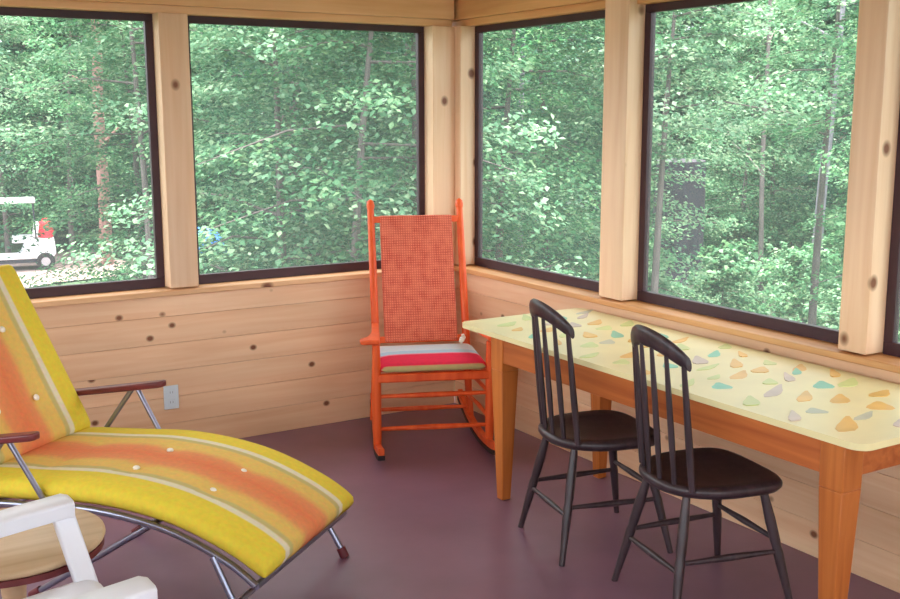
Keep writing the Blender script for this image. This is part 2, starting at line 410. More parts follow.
# ------------------------------------------------------------------ two black spindle-back chairs
def windsor(name, label):
    t = thing(name, label, 'chair', group='black spindle-back chairs at the table')
    # saddle seat: facing +x
    n = 40; zt = .445
    def outline(k, sc):
        a = 2*math.pi*k/n; c, s = math.cos(a), math.sin(a)
        e = .72 if c > 0 else 1.0
        e = .42 if c > 0 else .95; x = .205*math.copysign(abs(c)**e, c); y = (.208+.012*c)*math.copysign(abs(s)**(.55 if c > 0 else .8), s)
        return x*sc, y*sc
    S = MB(); rows = []
    for sc, z in ((.80,zt-.040),(.95,zt-.036),(1.0,zt-.022),(1.0,zt-.010),(.97,zt-.002),(.90,zt-.002),(.70,zt-.009),(.45,zt-.014),(.2,zt-.016)):
        rows.append([(*outline(k, sc), z + (.006*(abs(outline(k,sc)[1])/.2)**2 if sc < .95 else 0)) for k in range(n)])
    v = S.grid(rows, wrap=True); S.face(v[0][::-1]); S.face(v[-1])
    S.build('seat', M['black_wood'], t, smooth=60)
    # back
    def back(a, h):                       # a: angle across the back (-1..1), h: 0 seat, 1 crest
        y = a*(.156-.004*h); x = -.186+.044*a*a - .046*h
        return (x, y, zt-.012+h*.445-.02*h*a*a)
    for a in (-1, -.62, -.21, .21, .62, 1):
        out = abs(a) == 1
        r = [.0125,.0145,.0125,.0095] if out else [.0095,.0125,.0115,.008]
        MB().tube([back(a, h) for h in (0,.35,.7,1.0)], r, 10, flat=.8).build('stile' if out else 'spindle', M['black_wood'], t)
    C = MB(); rows = []
    for k in range(25):
        a = -1.1+2.2*k/24; cx, cy, cz = back(a, 1.0)
        d_ = (1-abs(a/1.1)**6)
        hh = .024+.010*d_; th = .010+.005*d_
        cz += .028 - .034*abs(a/1.1)**2.2
        ring = []
        for q in range(12):
            s_ = 2*math.pi*q/12
            ring.append((cx+math.cos(s_)*th - math.sin(s_)*hh*.2, cy, cz+math.sin(s_)*hh))
        rows.append(ring)
    v = C.grid(rows, wrap=True); C.face(v[0]); C.face(v[-1][::-1])
    C.build('crest_rail', M['black_wood'], t, smooth=60)
    # legs
    top_ = {(-1,1):(-.135,.115), (-1,-1):(-.135,-.115), (1,1):(.135,.13), (1,-1):(.135,-.13)}
    foot = {(-1,1):(-.215,.195), (-1,-1):(-.215,-.195), (1,1):(.215,.215), (1,-1):(.215,-.215)}
    def at_(k, z):
        f = z/(zt-.03); a, b = foot[k], top_[k]
        return Vector((a[0]+(b[0]-a[0])*f, a[1]+(b[1]-a[1])*f, z))
    for k in top_:
        MB().tube([at_(k, z) for z in (0,.06,.15,.2,.215,.235,.30,.36,.425)], [.0105,.012,.0155,.0165,.0145,.0165,.0175,.0145,.012], 12).build('leg', M['black_wood'], t)
    for k1, k2, z in (((-1,1),(1,1),.20),((-1,-1),(1,-1),.20),((-1,1),(-1,-1),.17),((1,1),(1,-1),.24)):
        p, q = at_(k1, z), at_(k2, z)
        MB().tube([p, p.lerp(q,.25), p.lerp(q,.5), p.lerp(q,.75), q], [.0075,.0095,.012,.0095,.0075], 10).build('stretcher', M['black_wood'], t)
    return t
c1 = windsor('dining_chair', 'black spindle-back wooden chair at the table, the one next to the orange rocking chair')
c2 = copy_tree(c1); c2['label'] = 'black spindle-back wooden chair at the middle of the table, farther from the rocking chair'
c1.location = (-.58, -1.93, 0); c1.rotation_euler.z = R(-13)
c2.location = (-.582, -2.50, 0); c2.rotation_euler.z = R(-12)

# ------------------------------------------------------------------ orange rocking chair in the corner
K = thing('rocking_chair', 'tall orange rocking chair with woven back and striped seat, in the corner by the windows', 'rocking chair', (-.484, -.522, 0), R(-22.8))
OP = M['orange_paint']
def woven():
    m, N, L, b = new_mat('woven_orange_cane')
    tc = N.new('ShaderNodeTexCoord')
    def wave(d_):
        wv = N.new('ShaderNodeTexWave'); wv.bands_direction = d_; wv.inputs['Scale'].default_value = 26; wv.inputs['Distortion'].default_value = 1.2; wv.inputs['Detail'].default_value = 1
        L.new(tc.outputs['Object'], wv.inputs['Vector']); return wv
    a, c = wave('X'), wave('Z')
    mu = N.new('ShaderNodeMath'); mu.operation = 'MULTIPLY'; L.new(a.outputs['Fac'], mu.inputs[0]); L.new(c.outputs['Fac'], mu.inputs[1])
    nz = N.new('ShaderNodeTexNoise'); nz.inputs['Scale'].default_value = 22; L.new(tc.outputs['Object'], nz.inputs['Vector'])
    ad = N.new('ShaderNodeMath'); ad.operation = 'ADD'; L.new(mu.outputs[0], ad.inputs[0]); L.new(nz.outputs['Fac'], ad.inputs[1])
    rp = N.new('ShaderNodeValToRGB'); e = rp.color_ramp.elements
    e[0].position = .35; e[0].color = rgba(srgb(196,70,48)); e[1].position = 1.; e[1].color = rgba(srgb(236,128,96))
    L.new(ad.outputs[0], rp.inputs['Fac']); L.new(rp.outputs['Color'], b.inputs['Base Color']); setp(b, Roughness=.6)
    bp = N.new('ShaderNodeBump'); bp.inputs['Strength'].default_value = .5; bp.inputs['Distance'].default_value = .004
    L.new(mu.outputs[0], bp.inputs['Height']); L.new(bp.outputs['Normal'], b.inputs['Normal'])
    return m
M['woven'] = woven()
def stripe_y(name, stops, axis='Y', lo=-.3, hi=.3, rough=.8):
    """cloth with stripes across one axis: hard-edged ramp"""
    m, N, L, b = new_mat(name)
    tc = N.new('ShaderNodeTexCoord'); sp = N.new('ShaderNodeSeparateXYZ'); L.new(tc.outputs['Object'], sp.inputs[0])
    nz = N.new('ShaderNodeTexNoise'); nz.inputs['Scale'].default_value = 60; L.new(tc.outputs['Object'], nz.inputs['Vector'])
    mr = N.new('ShaderNodeMapRange'); mr.inputs['From Min'].default_value = lo; mr.inputs['From Max'].default_value = hi; L.new(sp.outputs[axis], mr.inputs['Value'])
    rp = N.new('ShaderNodeValToRGB'); rp.color_ramp.interpolation = 'LINEAR'; e = rp.color_ramp.elements
    while len(e) > 1: e.remove(e[-1])
    e[0].position = stops[0][0]; e[0].color = rgba(stops[0][1])
    for p, c in stops[1:]:
        k = e.new(p); k.color = rgba(c)
    L.new(mr.outputs[0], rp.inputs['Fac'])
    mx = N.new('ShaderNodeMix'); mx.data_type = 'RGBA'; mx.blend_type = 'MULTIPLY'; mx.inputs['Factor'].default_value = .25
    L.new(rp.outputs['Color'], mx.inputs['A']); L.new(nz.outputs['Color'], mx.inputs['B'])
    L.new(mx.outputs['Result'], b.inputs['Base Color']); setp(b, Roughness=rough, Specular_IOR_Level=.2)
    return m
def hard(bands):
    """[(start, colour)...] -> ramp stops with narrow edges"""
    st = []
    for i, (p, c) in enumerate(bands):
        if i: st.append((max(0, p-.006), bands[i-1][1]))
        st.append((p+.006 if i else 0, c))
    return st
M['seat_stripe'] = stripe_y('striped_seat_cloth', hard([(0, srgb(206,184,126)), (.016, srgb(232,40,76)), (.34, srgb(236,150,166)), (.38, srgb(176,208,226)), (.50, srgb(214,224,232)), (.74, srgb(226,226,226))]), 'Y', -.26, .24)
SZ = .415
def backp(h):                              # back post line, h height above the floor
    f = max(0, h-SZ)
    return .205+f*.33
PX, FX = .232, .268
for s in (-1, 1):
    pts = [(s*PX, backp(h), h) for h in (.06,.2,.42,.7,1.0,1.115)]
    pts[0] = (s*(PX+.02), .20, .06); pts[1] = (s*(PX+.01), .205, .2)
    p = MB().tube(pts, [.017,.019,.02,.0195,.018,.017], 12)
    p.tube([(s*PX, backp(h), h) for h in (1.11,1.12,1.135,1.153,1.163)], [.012,.019,.021,.017,.006], 12)
    p.build('back_post', OP, K)
    p = MB().tube([(s*FX,-.235,z) for z in (.045,.12,.3,.42,.545)], [.018,.021,.021,.021,.017], 12).build('front_post', OP, K)
    # arm
    rows = []
    for y, wd, xo in ((-.285,.03,.028),(-.272,.045,.03),(-.225,.046,.03),(-.17,.03,.006),(-.05,.02,-.012),(.215,.018,-.034)):
        z = .566 - (y+.285)*.03
        x = s*(FX+xo)
        rows.append([(x-wd,y,z-.011),(x+wd,y,z-.011),(x+wd,y,z+.011),(x-wd,y,z+.011)])
    a_ = MB(); v = a_.grid(rows, wrap=True); a_.face(v[0]); a_.face(v[-1]); a_.build('arm', OP, K, bevel=.006)
    # rocker with a dark strip along its lower side
    def rock(y): return .035 + (y+.06)**2*.36
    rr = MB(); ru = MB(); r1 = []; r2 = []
    for k in range(17):
        y = -.43+.86*k/16; z = rock(y); x = s*(FX-.002 - .03*max(0, (y+.2)/.6))
        r1.append([(x-.014,y,z-.012),(x+.014,y,z-.012),(x+.014,y,z+.022),(x-.014,y,z+.022)])
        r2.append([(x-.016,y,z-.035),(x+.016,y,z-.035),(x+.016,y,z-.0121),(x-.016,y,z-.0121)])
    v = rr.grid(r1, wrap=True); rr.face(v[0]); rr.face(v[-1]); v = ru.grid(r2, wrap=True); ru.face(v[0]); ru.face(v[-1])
    ro = rr.build('rocker', OP, K, bevel=.003)
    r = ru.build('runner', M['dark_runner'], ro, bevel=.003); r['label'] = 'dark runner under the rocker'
    # side rungs
    for z in (.17, .29):
        MB().tube([(s*FX,-.235,z),(s*(FX-.012),0,z+.005),(s*PX,.205,z+.01)], [.009,.011,.009], 10).build('rung', OP, K)
    MB().tube([(s*FX,-.235,SZ-.02),(s*PX,.205,SZ-.02)], .018, 10).build('seat_rail', OP, K)
for z in (.14, .297):
    MB().tube([(-FX,-.235,z),(-.1,-.235,z),(0,-.235,z),(.1,-.235,z),(FX,-.235,z)], [.009,.012,.0135,.012,.009], 10).build('rung', OP, K)
for z in (.11, .27):
    MB().tube([(-PX-.006,.205,z),(0,.205,z),(PX+.006,.205,z)], [.009,.013,.009], 10).build('rung', OP, K)
MB().box(-FX, FX, -.255, -.222, SZ-.05, SZ-.008).build('front_rail', OP, K, bevel=.008)
MB().tube([(-PX,.205,SZ-.02),(PX,.205,SZ-.02)], .018, 10).build('seat_rail', OP, K)
# top and bottom back rails and woven panel
for h in (.47, 1.062):
    y = backp(h); MB().box(-PX, PX, y-.012, y+.012, h-.016, h+.016).build('back_rail', OP, K, bevel=.004)
th = math.atan(.33); P_ = MB()
rows = []
for (h, o_) in ((.462,0),(.52,.0),(.75,.012),(1.0,.006),(1.06,.0),(1.081,-.006)):
    y = backp(h); q = []
    for k in range(9):
        x = -.186+.372*k/8; q.append((x, y-.018+o_, h))
    for k in range(8,-1,-1):
        x = -.186+.372*k/8; q.append((x, y+.018+o_, h))
    rows.append(q)
v = P_.grid(rows, wrap=True); P_.face(v[0]); P_.face(v[-1])
P_.build('back_panel', M['woven'], K, bevel=.004)['label'] = 'orange woven back panel'
# striped seat pad
S = MB(); rows = []
for (ins, z) in ((.03,SZ-.006),(.006,SZ+.002),(0,SZ+.012),(.006,SZ+.026),(.024,SZ+.037),(.06,SZ+.043),(.14,SZ+.046)):
    rows.append([(x,y,z) for x, y in rrect(-.255+ins, .255-ins, -.262+ins, .185-ins, .03, 4)])
v = S.grid(rows, wrap=True); S.face(v[0]); S.face(v[-1])
pad = S.build('seat_pad', M['seat_stripe'], K, smooth=60); pad['label'] = 'striped seat pad in red, white and tan'
MB().tube([(.19,.15,SZ+.046),(.195,.155,SZ+.062),(.205,.15,SZ+.078),(.2,.14,SZ+.06),(.19,.13,SZ+.047)], .008, 8).tube([(.2,.155,SZ+.05),(.21,.15,SZ+.07),(.20,.145,SZ+.085)], .009, 8).build('tie', M['white'], pad)['label'] = 'small white tie'

# ------------------------------------------------------------------ striped chaise longue
Y1, Y2 = srgb(250,224,74), srgb(248,208,112)
CO = (-1.70, -1.838, 0)
H = thing('chaise_longue', 'reclining chaise longue with yellow and orange striped cushions and wooden arms', 'lounge chair', CO, math.atan2(.77, -.64))
OR_, WH, GR = srgb(248,160,104), srgb(248,238,208), srgb(216,200,130)
half = [(0,Y1),(.19,Y1),(.20,WH),(.225,WH),(.235,GR),(.255,GR),(.27,Y2),(.34,Y2),(.40,OR_)]
M['chaise_stripe'] = stripe_y('yellow_orange_stripes', [(0,Y1),(.185,Y1),(.195,WH),(.222,WH),(.235,GR),(.255,GR),(.27,Y2),(.345,Y2),(.40,OR_),(.5,srgb(248,142,92)),(.60,OR_),(.655,Y2),(.73,Y2),(.745,GR),(.765,GR),(.778,WH),(.805,WH),(.815,Y1)], 'Y', -.345, .345)
# (ramp limit is 32 stops)
HW = .325
def spline(pts, n):
    out = []; P = [pts[0]]+pts+[pts[-1]]
    for i in range(1, len(P)-2):
        for k in range(n):
            t = k/n; a, b, c, d_ = P[i-1], P[i], P[i+1], P[i+2]
            out.append(tuple(.5*((2*b[j])+(-a[j]+c[j])*t+(2*a[j]-5*b[j]+4*c[j]-d_[j])*t*t+(-a[j]+3*b[j]-3*c[j]+d_[j])*t**3) for j in range(2)))
    out.append(pts[-1]); return out
def cushion(path, name, thick, pinch=()):
    """padded strip along a side profile (u, z of its underside)"""
    mb = MB(); pr = spline(path, 7); rows = []; n = len(pr)
    for i, (u, z) in enumerate(pr):
        a, b = pr[max(i-1,0)], pr[min(i+1,n-1)]
        du, dz = b[0]-a[0], b[1]-a[1]; l = math.hypot(du, dz); nu, nz_ = -dz/l, du/l
        if nz_ < 0 and abs(nz_) > .2: nu, nz_ = -nu, -nz_
        e = min(i, n-1-i)/3.; t = thick*(1 if e >= 1 else .45+.55*math.sqrt(1-(1-e)**2))
        off = (thick-t)*.35
        q = []
        prof = [(-HW+.02,0),(-HW,.25),(-HW-.004,.5),(-HW+.002,.8),(-HW+.022,.97)]
        prof += [(-HW+.022+(2*HW-.044)*k/12, 1.0 + (.08*math.sin(math.pi*k/12))) for k in range(1,12)]
        prof += [(HW-.022,.97),(HW-.002,.8),(HW+.004,.5),(HW,.25),(HW-.02,0)]
        for y, f in prof:
            dd = 0
            for (pi_, py) in pinch:
                rr = ((pr[i][0]-pi_)**2+(y-py)**2)
                dd += .016*math.exp(-rr/.0022)
            h = off + t*f - (dd if f > .9 else 0)
            q.append((u+nu*h, y, z+nz_*h))
        rows.append(q)
    v = mb.grid(rows, wrap=True); mb.face(v[0]); mb.face(v[-1])
    return mb.build(name, M['chaise_stripe'], H, smooth=70), pr
seat_path = [(.01,.192),(.13,.262),(.34,.335),(.6,.365),(.85,.352),(1.13,.335)]
def seat_top(u, t=.075):
    for a, b in zip(seat_path, seat_path[1:]):
        if a[0] <= u <= b[0]:
            return a[1]+(b[1]-a[1])*(u-a[0])/(b[0]-a[0])+t
sb = [(.29,-.075),(.29,.125),(.58,-.075),(.58,.125),(.89,-.075),(.89,.125)]
seat, pr = cushion(seat_path, 'seat_cushion', .072, sb)
BA = R(62)
def bp_(l, h=0): return (1.13+l*math.cos(BA)-h*math.sin(BA), .36+l*math.sin(BA)+h*math.cos(BA))
back_path = [bp_(l) for l in (.02,.2,.42,.58,.73)]
bb = [(.2,-.1),(.2,.1),(.48,-.1),(.48,.1)]
back, pr2 = cushion(back_path, 'back_cushion', .07, [(bp_(l)[0], y) for l, y in bb])
def button(p, nrm, parent):
    nrm = Vector(nrm).normalized(); m = Matrix.Translation(p) @ nrm.to_track_quat('Z','Y').to_matrix().to_4x4()
    b = MB().lathe([(.006,-.008),(.011,-.002),(.0125,.003),(.009,.007),(.003,.009)], 14, m=m).build('button', M['white'], parent); return b
for u, y in sb[:4]: button((u, y, seat_top(u)-.006), (-.1 if u > .5 else -.3,0,1), seat)
for l, y in bb: button((bp_(l,.07)[0], y, bp_(l,.07)[1]), (-math.sin(BA),0,math.cos(BA)), back)
# steel tube frame
ST = M['steel']
fr = spline([(.03,.180),(.13,.245),(.34,.321),(.6,.353),(.85,.340),(1.13,.323)], 5)
for s in (-1, 1):
    MB().tube([(u, s*(HW-.002), z-.001) for u, z in fr], .0125, 10).build('side_rail', ST, H)
    MB().tube([(bp_(l,-.014)[0], s*(HW-.02), bp_(l,-.014)[1]) for l in (-.03,.2,.5,.74)], .0125, 10).build('back_rail', ST, H)
MB().tube([(bp_(.74,-.014)[0], -HW+.02, bp_(.74,-.014)[1]),(bp_(.74,-.014)[0], HW-.02, bp_(.74,-.014)[1])], .0125, 10).build('top_bar', ST, H)
MB().tube([(.03,-HW+.002,.179),(.03,HW-.002,.179)], .0125, 10).build('foot_bar', ST, H)
for s in (-1, 1):
    # foot legs, middle legs, rear legs
    l_ = MB().tube([(.17,s*(HW+.012),.26),(.09,s*(HW+.014),.10),(.045,s*(HW+.016),.02)], .011, 10).build('leg', ST, H)
    MB().tube([(.053,s*(HW+.016),.035),(.036,s*(HW+.0165),.0)], .0165, 12).build('rubber_foot', M['rubber'], l_)
    l_ = MB().tube([(.40,s*(HW-.035),.325),(.65,s*(HW-.035),.165),(.885,s*(HW-.035),.016)], .011, 10).build('leg', ST, H)
    MB().tube([(.865,s*(HW-.035),.03),(.905,s*(HW-.035),.004)], .014, 12).build('rubber_foot', M['rubber'], l_)
    l_ = MB().tube([(1.02,s*(HW+.012),.325),(1.3,s*(HW+.014),.17),(1.52,s*(HW+.016),.014)], .011, 10).build('leg', ST, H)
    MB().tube([(1.505,s*(HW+.016),.025),(1.54,s*(HW+.016),.003)], .0145, 12).build('rubber_foot', M['rubber'], l_)
    # arm and its V support
    am = MB(); rows = []
    for x, wd in ((.778,.012),(.795,.026),(.93,.028),(1.15,.025),(1.32,.02)):
        zz = .592 - .17*(x-.778)
        rows.append([(x,s*(HW+.03)-wd,zz-.012),(x,s*(HW+.03)+wd,zz-.012),(x,s*(HW+.03)+wd,zz+.012),(x,s*(HW+.03)-wd,zz+.012)])
    v = am.grid(rows, wrap=True); am.face(v[0]); am.face(v[-1])
    arm = am.build('armrest', M['arm_wood'], H, bevel=.006); arm['label'] = 'dark red-brown wooden armrest'
    MB().tube([(.76,s*(HW+.014),.335),(.90,s*(HW+.026),.565)], .0095, 10).build('arm_support', ST, H)
    MB().tube([(1.1,s*(HW+.014),.322),(.92,s*(HW+.026),.563)], .0095, 10).build('arm_support', ST, H)
    b_ = bp_(.29,-.014); MB().tube([(1.29,s*(HW+.03),.51),(b_[0],s*(HW-.02),b_[1])], .008, 8).build('arm_pivot', ST, H)
for u, z in ((.098,.115),(.40,.325),(1.02,.32)):
    MB().tube([(u,-HW+.012,z),(u,HW-.012,z)], .010, 8).build('cross_bar', ST, H)

# ------------------------------------------------------------------ white resin armchair in the near corner
fw = R(3)
W = thing('armchair', 'white resin armchair standing in front of the round wooden side table', 'chair', (-2.705, -2.475, 0), fw)
WR = M['white_resin']
S = MB(); rows = []
for (ins, dz) in ((.03,-.02),(.004,-.012),(0,0),(.01,.010),(.03,.014),(.08,.010)):
    P = rrect(-.235+ins, .24-ins, -.262+ins, .262-ins, .05, 5)
    rows.append([(x, y, .378 + x*.09 + dz) for x, y in P])
v = S.grid(rows, wrap=True); S.face(v[0]); S.face(v[-1]); S.build('seat', WR, W, smooth=60)
def backw(y, h): return (-.215-.20*h+.05*(y/.24)**2, y, .375+h*.48)
b_ = MB(); 
for k in range(7):
    y = -.18+.06*k; b_.tube([backw(y, h) for h in (0,.35,.7,.96)], .017, 8, flat=.6)
b_.build('back_slats', WR, W)
b_ = MB(); b_.tube([backw(-.225,0),backw(-.235,.5),backw(-.22,.93),backw(-.12,1.04),backw(0,1.07),backw(.12,1.04),backw(.22,.93),backw(.235,.5),backw(.225,0)], .02, 10); b_.build('back_frame', WR, W)
for s in (-1, 1):
    rows = []
    for x, wd, zz in ((-.27,.03,.556),(-.1,.038,.577),(.08,.043,.597),(.185,.043,.606),(.205,.034,.60)):
        y = s*.31; rows.append([(x,y-wd,zz-.034),(x,y+wd,zz-.034),(x,y+wd,zz+.006),(x,y+wd*.7,zz+.012),(x,y-wd*.7,zz+.012),(x,y-wd,zz+.006)])
    a_ = MB(); v = a_.grid(rows, wrap=True); a_.face(v[0]); a_.face(v[-1]); a_.build('arm', WR, W, bevel=.004)
    MB().taper((.224,s*.252,.352),(.028,.022),(.178,s*.306,.575),(.027,.026)).build('arm_support', WR, W, bevel=.006)
    MB().taper((.235,s*.255,0),.018,(.205,s*.215,.378),.026).build('leg', WR, W, bevel=.006)
    MB().taper((-.26,s*.245,0),.018,(-.20,s*.205,.348),.026).build('leg', WR, W, bevel=.006)

# round side table
RT = thing('side_table', 'round pale wood side table with a dark red rim, between white chair and chaise', 'side table', (-2.64, -1.925, 0))
MB().lathe([(.242,.425),(.248,.43),(.252,.438),(.250,.446),(.244,.45)], 56).build('tabletop', M['table_top_wood'], RT, smooth=60)
MB().lathe([(.24,.404),(.247,.407),(.247,.4245),(.24,.4248)], 56).build('rim', M['dark_red'], RT)['label'] = 'dark red rim under the top'
MB().lathe([(.055,.03),(.032,.06),(.026,.2),(.034,.3),(.03,.36),(.06,.4075)], 24).build('pedestal', M['table_top_wood'], RT)
for k in range(3):
    a = 2*math.pi*k/3+.6
    MB().tube([(.02*math.cos(a),.02*math.sin(a),.09),(.12*math.cos(a),.12*math.sin(a),.06),(.2*math.cos(a),.2*math.sin(a),.016)], [.02,.018,.014], 10).build('foot', M['table_top_wood'], RT)

# ------------------------------------------------------------------ outdoors
GZ = -2.4
CAM = Vector((-3.07, -4.953, 1.6))
def polar(dist, yaw): return (CAM.x+dist*math.sin(R(yaw)), CAM.y+dist*math.cos(R(yaw)))
def gz(x, y):
    r = math.hypot(x-CAM.x, y-CAM.y); z = GZ
    if y > -2 or x > -1:
        z += 8*max(0, min(1, (r-43)/24))**1.2
    return z + .06*math.sin(x*.7)*math.cos(y*.6)
g = MB(); rows = []
for i in range(61):
    rows.append([(x, y, gz(x, y)) for x, y in ((-45+2*j, -45+2*i) for j in range(61))])
g.grid(rows); struct(g.build('ground', M['ground']))
# dirt road at the left
g = MB(); rows = []
for k in range(13):
    t = k/12; x = -9+13.5*t; y = 23.2+ 1.5*t; wd = 3.4+.4*math.sin(k)
    rows.append([(x, y-wd, gz(x,y-wd)+.03), (x, y, gz(x,y)+.06), (x, y+wd, gz(x,y+wd)+.03)])
g.grid(rows); struct(g.build('road', M['road']))

def leaves(name, P, Nrm, size, seed, mat):
    """leaf blades (folded quads) at P with normals about Nrm, one mesh"""
    rs = np.random.RandomState(seed); n = len(P)
    a = rs.normal(size=(n,3)); a -= (a*Nrm).sum(1)[:,None]*Nrm; a /= np.linalg.norm(a,axis=1)[:,None]+1e-9
    b = np.cross(Nrm, a); s = (size*rs.uniform(.65,1.3,n))[:,None]
    V = np.empty((n,4,3)); V[:,0] = P-a*s*.5; V[:,1] = P+b*s*.36+Nrm*s*.08; V[:,2] = P+a*s*.55-Nrm*s*.1; V[:,3] = P-b*s*.36+Nrm*s*.08
    me = bpy.data.meshes.new(name); me.vertices.add(4*n); me.vertices.foreach_set('co', V.reshape(-1))
    me.loops.add(4*n); me.loops.foreach_set('vertex_index', np.arange(4*n, dtype=np.int32))
    me.polygons.add(n); me.polygons.foreach_set('loop_start', np.arange(0,4*n,4,dtype=np.int32))
    me.materials.append(mat); me.update(calc_edges=True); me.validate()
    return me
def tree(name, label, cat, seed, h, rad, nspray, per, size, lm, bm_, group, z0=.12, trunk_r=.07, up=.15, kind='broadleaf'):
    t = thing(name, label, cat, (0,0,-50), 0, group)
    rs = np.random.RandomState(seed); tr = MB()
    lean = rs.uniform(-.25,.25,2)
    def axis(z): f = z/h; return Vector((lean[0]*f*f*h*.3, lean[1]*f*f*h*.3, z))
    tr.tube([axis(z) for z in np.linspace(-.2, h, 9)], [trunk_r*(1.15-1.05*k/8) for k in range(9)], 8)
    P = []; Nn = []
    for i in range(nspray):
        f = z0+(1-z0)*((i+rs.rand())/nspray); z = f*h
        L0 = rad*(1-.65*max(0,(f-.35)/.65)**1.5)*rs.uniform(.6,1.1)*(1 if f > .2 else .8)
        az = i*2.399+rs.uniform(-.5,.5); d = np.array([math.cos(az), math.sin(az), 0])
        sd = np.array([-d[1], d[0], 0]); o = np.array(axis(z))
        rise = up*rs.uniform(.3,1.6)
        def br(t_): return o+d*L0*t_+np.array([0,0,1])*(L0*(rise*t_-.28*t_*t_))
        if i % 2 == 0: tr.tube([br(0), br(.45), br(.95)], [trunk_r*.28, trunk_r*.18, trunk_r*.06], 4)
        tt = rs.uniform(.18,1.05,per); wdt = L0*.42*np.sin(np.clip(tt,.0,1)*math.pi*.8+.35)
        lat = rs.uniform(-1,1,per)*wdt
        p = np.array([br(q) for q in tt]) + sd[None]*lat[:,None]
        p[:,2] += -.12*np.abs(lat)+rs.normal(0,.05+.015*L0,per)
        nn = np.array([0,0,1.])+d*.45*tt[:,None]+rs.normal(0,.33,(per,3)); nn /= np.linalg.norm(nn,axis=1)[:,None]
        P.append(p); Nn.append(nn)
    tr.build('trunk', bm_, t)
    me = leaves('foliage', np.concatenate(P), np.concatenate(Nn), size, seed, lm)
    o = bpy.data.objects.new('foliage', me); col.objects.link(o); o.parent = t
    return t
GT = 'trees beyond the porch windows'
protos = [
    tree('maple_tree', 'leafy green maple tree standing in the woods beyond the windows', 'tree', 11, 7.5, 2.3, 62, 330, .075, M['leaf'], M['bark'], GT),
    tree('beech_tree', 'pale green layered beech tree standing in the woods beyond the windows', 'tree', 12, 7.0, 2.6, 56, 350, .075, M['leaf_pale'], M['bark'], GT, up=.3),
    tree('oak_tree', 'dark green bushy oak tree standing in the woods beyond the windows', 'tree', 13, 8.5, 2.4, 68, 310, .078, M['leaf_dark'], M['bark'], GT),
    tree('birch_tree', 'pale green high-crowned birch tree standing in the woods beyond the windows', 'tree', 14, 7.8, 2.2, 36, 340, .075, M['leaf_pale'], M['bark'], GT, z0=.47, trunk_r=.06, up=.25),
]
big = [
    tree('forest_tree', 'tall broad green tree at the far edge of the woods', 'tree', 21, 11, 2.3, 110, 150, .17, M['leaf'], M['bark'], GT, z0=.08, trunk_r=.14),
    tree('forest_tree', 'tall dark green tree at the far edge of the woods', 'tree', 22, 12, 2.3, 120, 150, .17, M['leaf_dark'], M['bark'], GT, z0=.08, trunk_r=.15),
]
shr = [
    tree('shrub', 'low leafy green shrub growing on the forest floor', 'shrub', 31, 1.5, 1.1, 34, 90, .10, M['leaf'], M['bark'], 'shrubs on the forest floor', z0=.1, trunk_r=.02, up=.6),
    tree('shrub', 'low pale green shrub growing on the forest floor', 'shrub', 32, 1.2, 1.0, 30, 90, .10, M['leaf_pale'], M['bark'], 'shrubs on the forest floor', z0=.1, trunk_r=.02, up=.7),
]
used = set()
def plant(p, dist, yaw, s=1.0, rz=None, dz=0):
    x, y = polar(dist, yaw)
    o = p
    if p.name in used: o = copy_tree(p)
    used.add(p.name)
    o.location = (x, y, gz(x, y)-.05+dz); o.scale = (s, s, s); o.rotation_euler = (0,0, rnd.uniform(0,6.28) if rz is None else rz)
    return o
rnd = random.Random(77)
# near understorey
for k, d_, a, s in ((1,12,22.6,.95),(0,11.2,26,.92),(1,12.5,29.8,1.0),(2,15.5,23.5,1.1),(0,14,34,.95),(2,17.5,36.8,1.0),(1,17,40.2,.9),(3,13.5,42.4,.92),(3,14.5,15.9,1.0),(3,17,6.5,1.0),(3,16,50.5,1.0),(0,15,57,1.0),(2,16,1,1.),(0,17,15.6,.9),(2,18,29,1.1)):
    plant(protos[k], d_, a, s)
# middle distance
for k, d_, a, s in ((2,22,23.2,1.1),(0,23,25.5,1.1),(2,23.5,32,1.1),(0,24.5,37.5,1.1),(0,29.5,46.8,1.0),(1,31,48.3,1.0),(2,29,53.5,1.1),(0,24,55,1.),(1,33.5,9,1.1),(0,32.5,12,1.1),(2,34,15.2,1.15),(2,25,4,1.1)):
    plant(protos[k], d_, a, s)
for r_, (d_, n_) in enumerate(((36.5,14),(40.5,15),(44.5,15),(48.5,16))):
    for i in range(n_):
        a = -4+68*(i+.5*(r_ % 2))/(n_-.5); plant(big[(i+r_) % 2], d_+rnd.uniform(-.4,.4), a, rnd.uniform(.92,1.08))
# shrubs on the forest floor
spots_ = []
for i in range(420):
    a = 14+50*rnd.random(); d_ = 19+15*rnd.random(); s = rnd.uniform(.45,1.05)
    if a > 40 and i % 2: d_ = rnd.uniform(12, 26)
    if (a < 20.3 and d_ > 23) or (42.3 < a < 45.2 and d_ < 27): continue
    x, y = polar(d_, a)
    if any(math.hypot(x-p[0], y-p[1]) < .85*(s+p[2]) for p in spots_): continue
    spots_.append((x, y, s)); plant(shr[i % 2], d_, a, s)

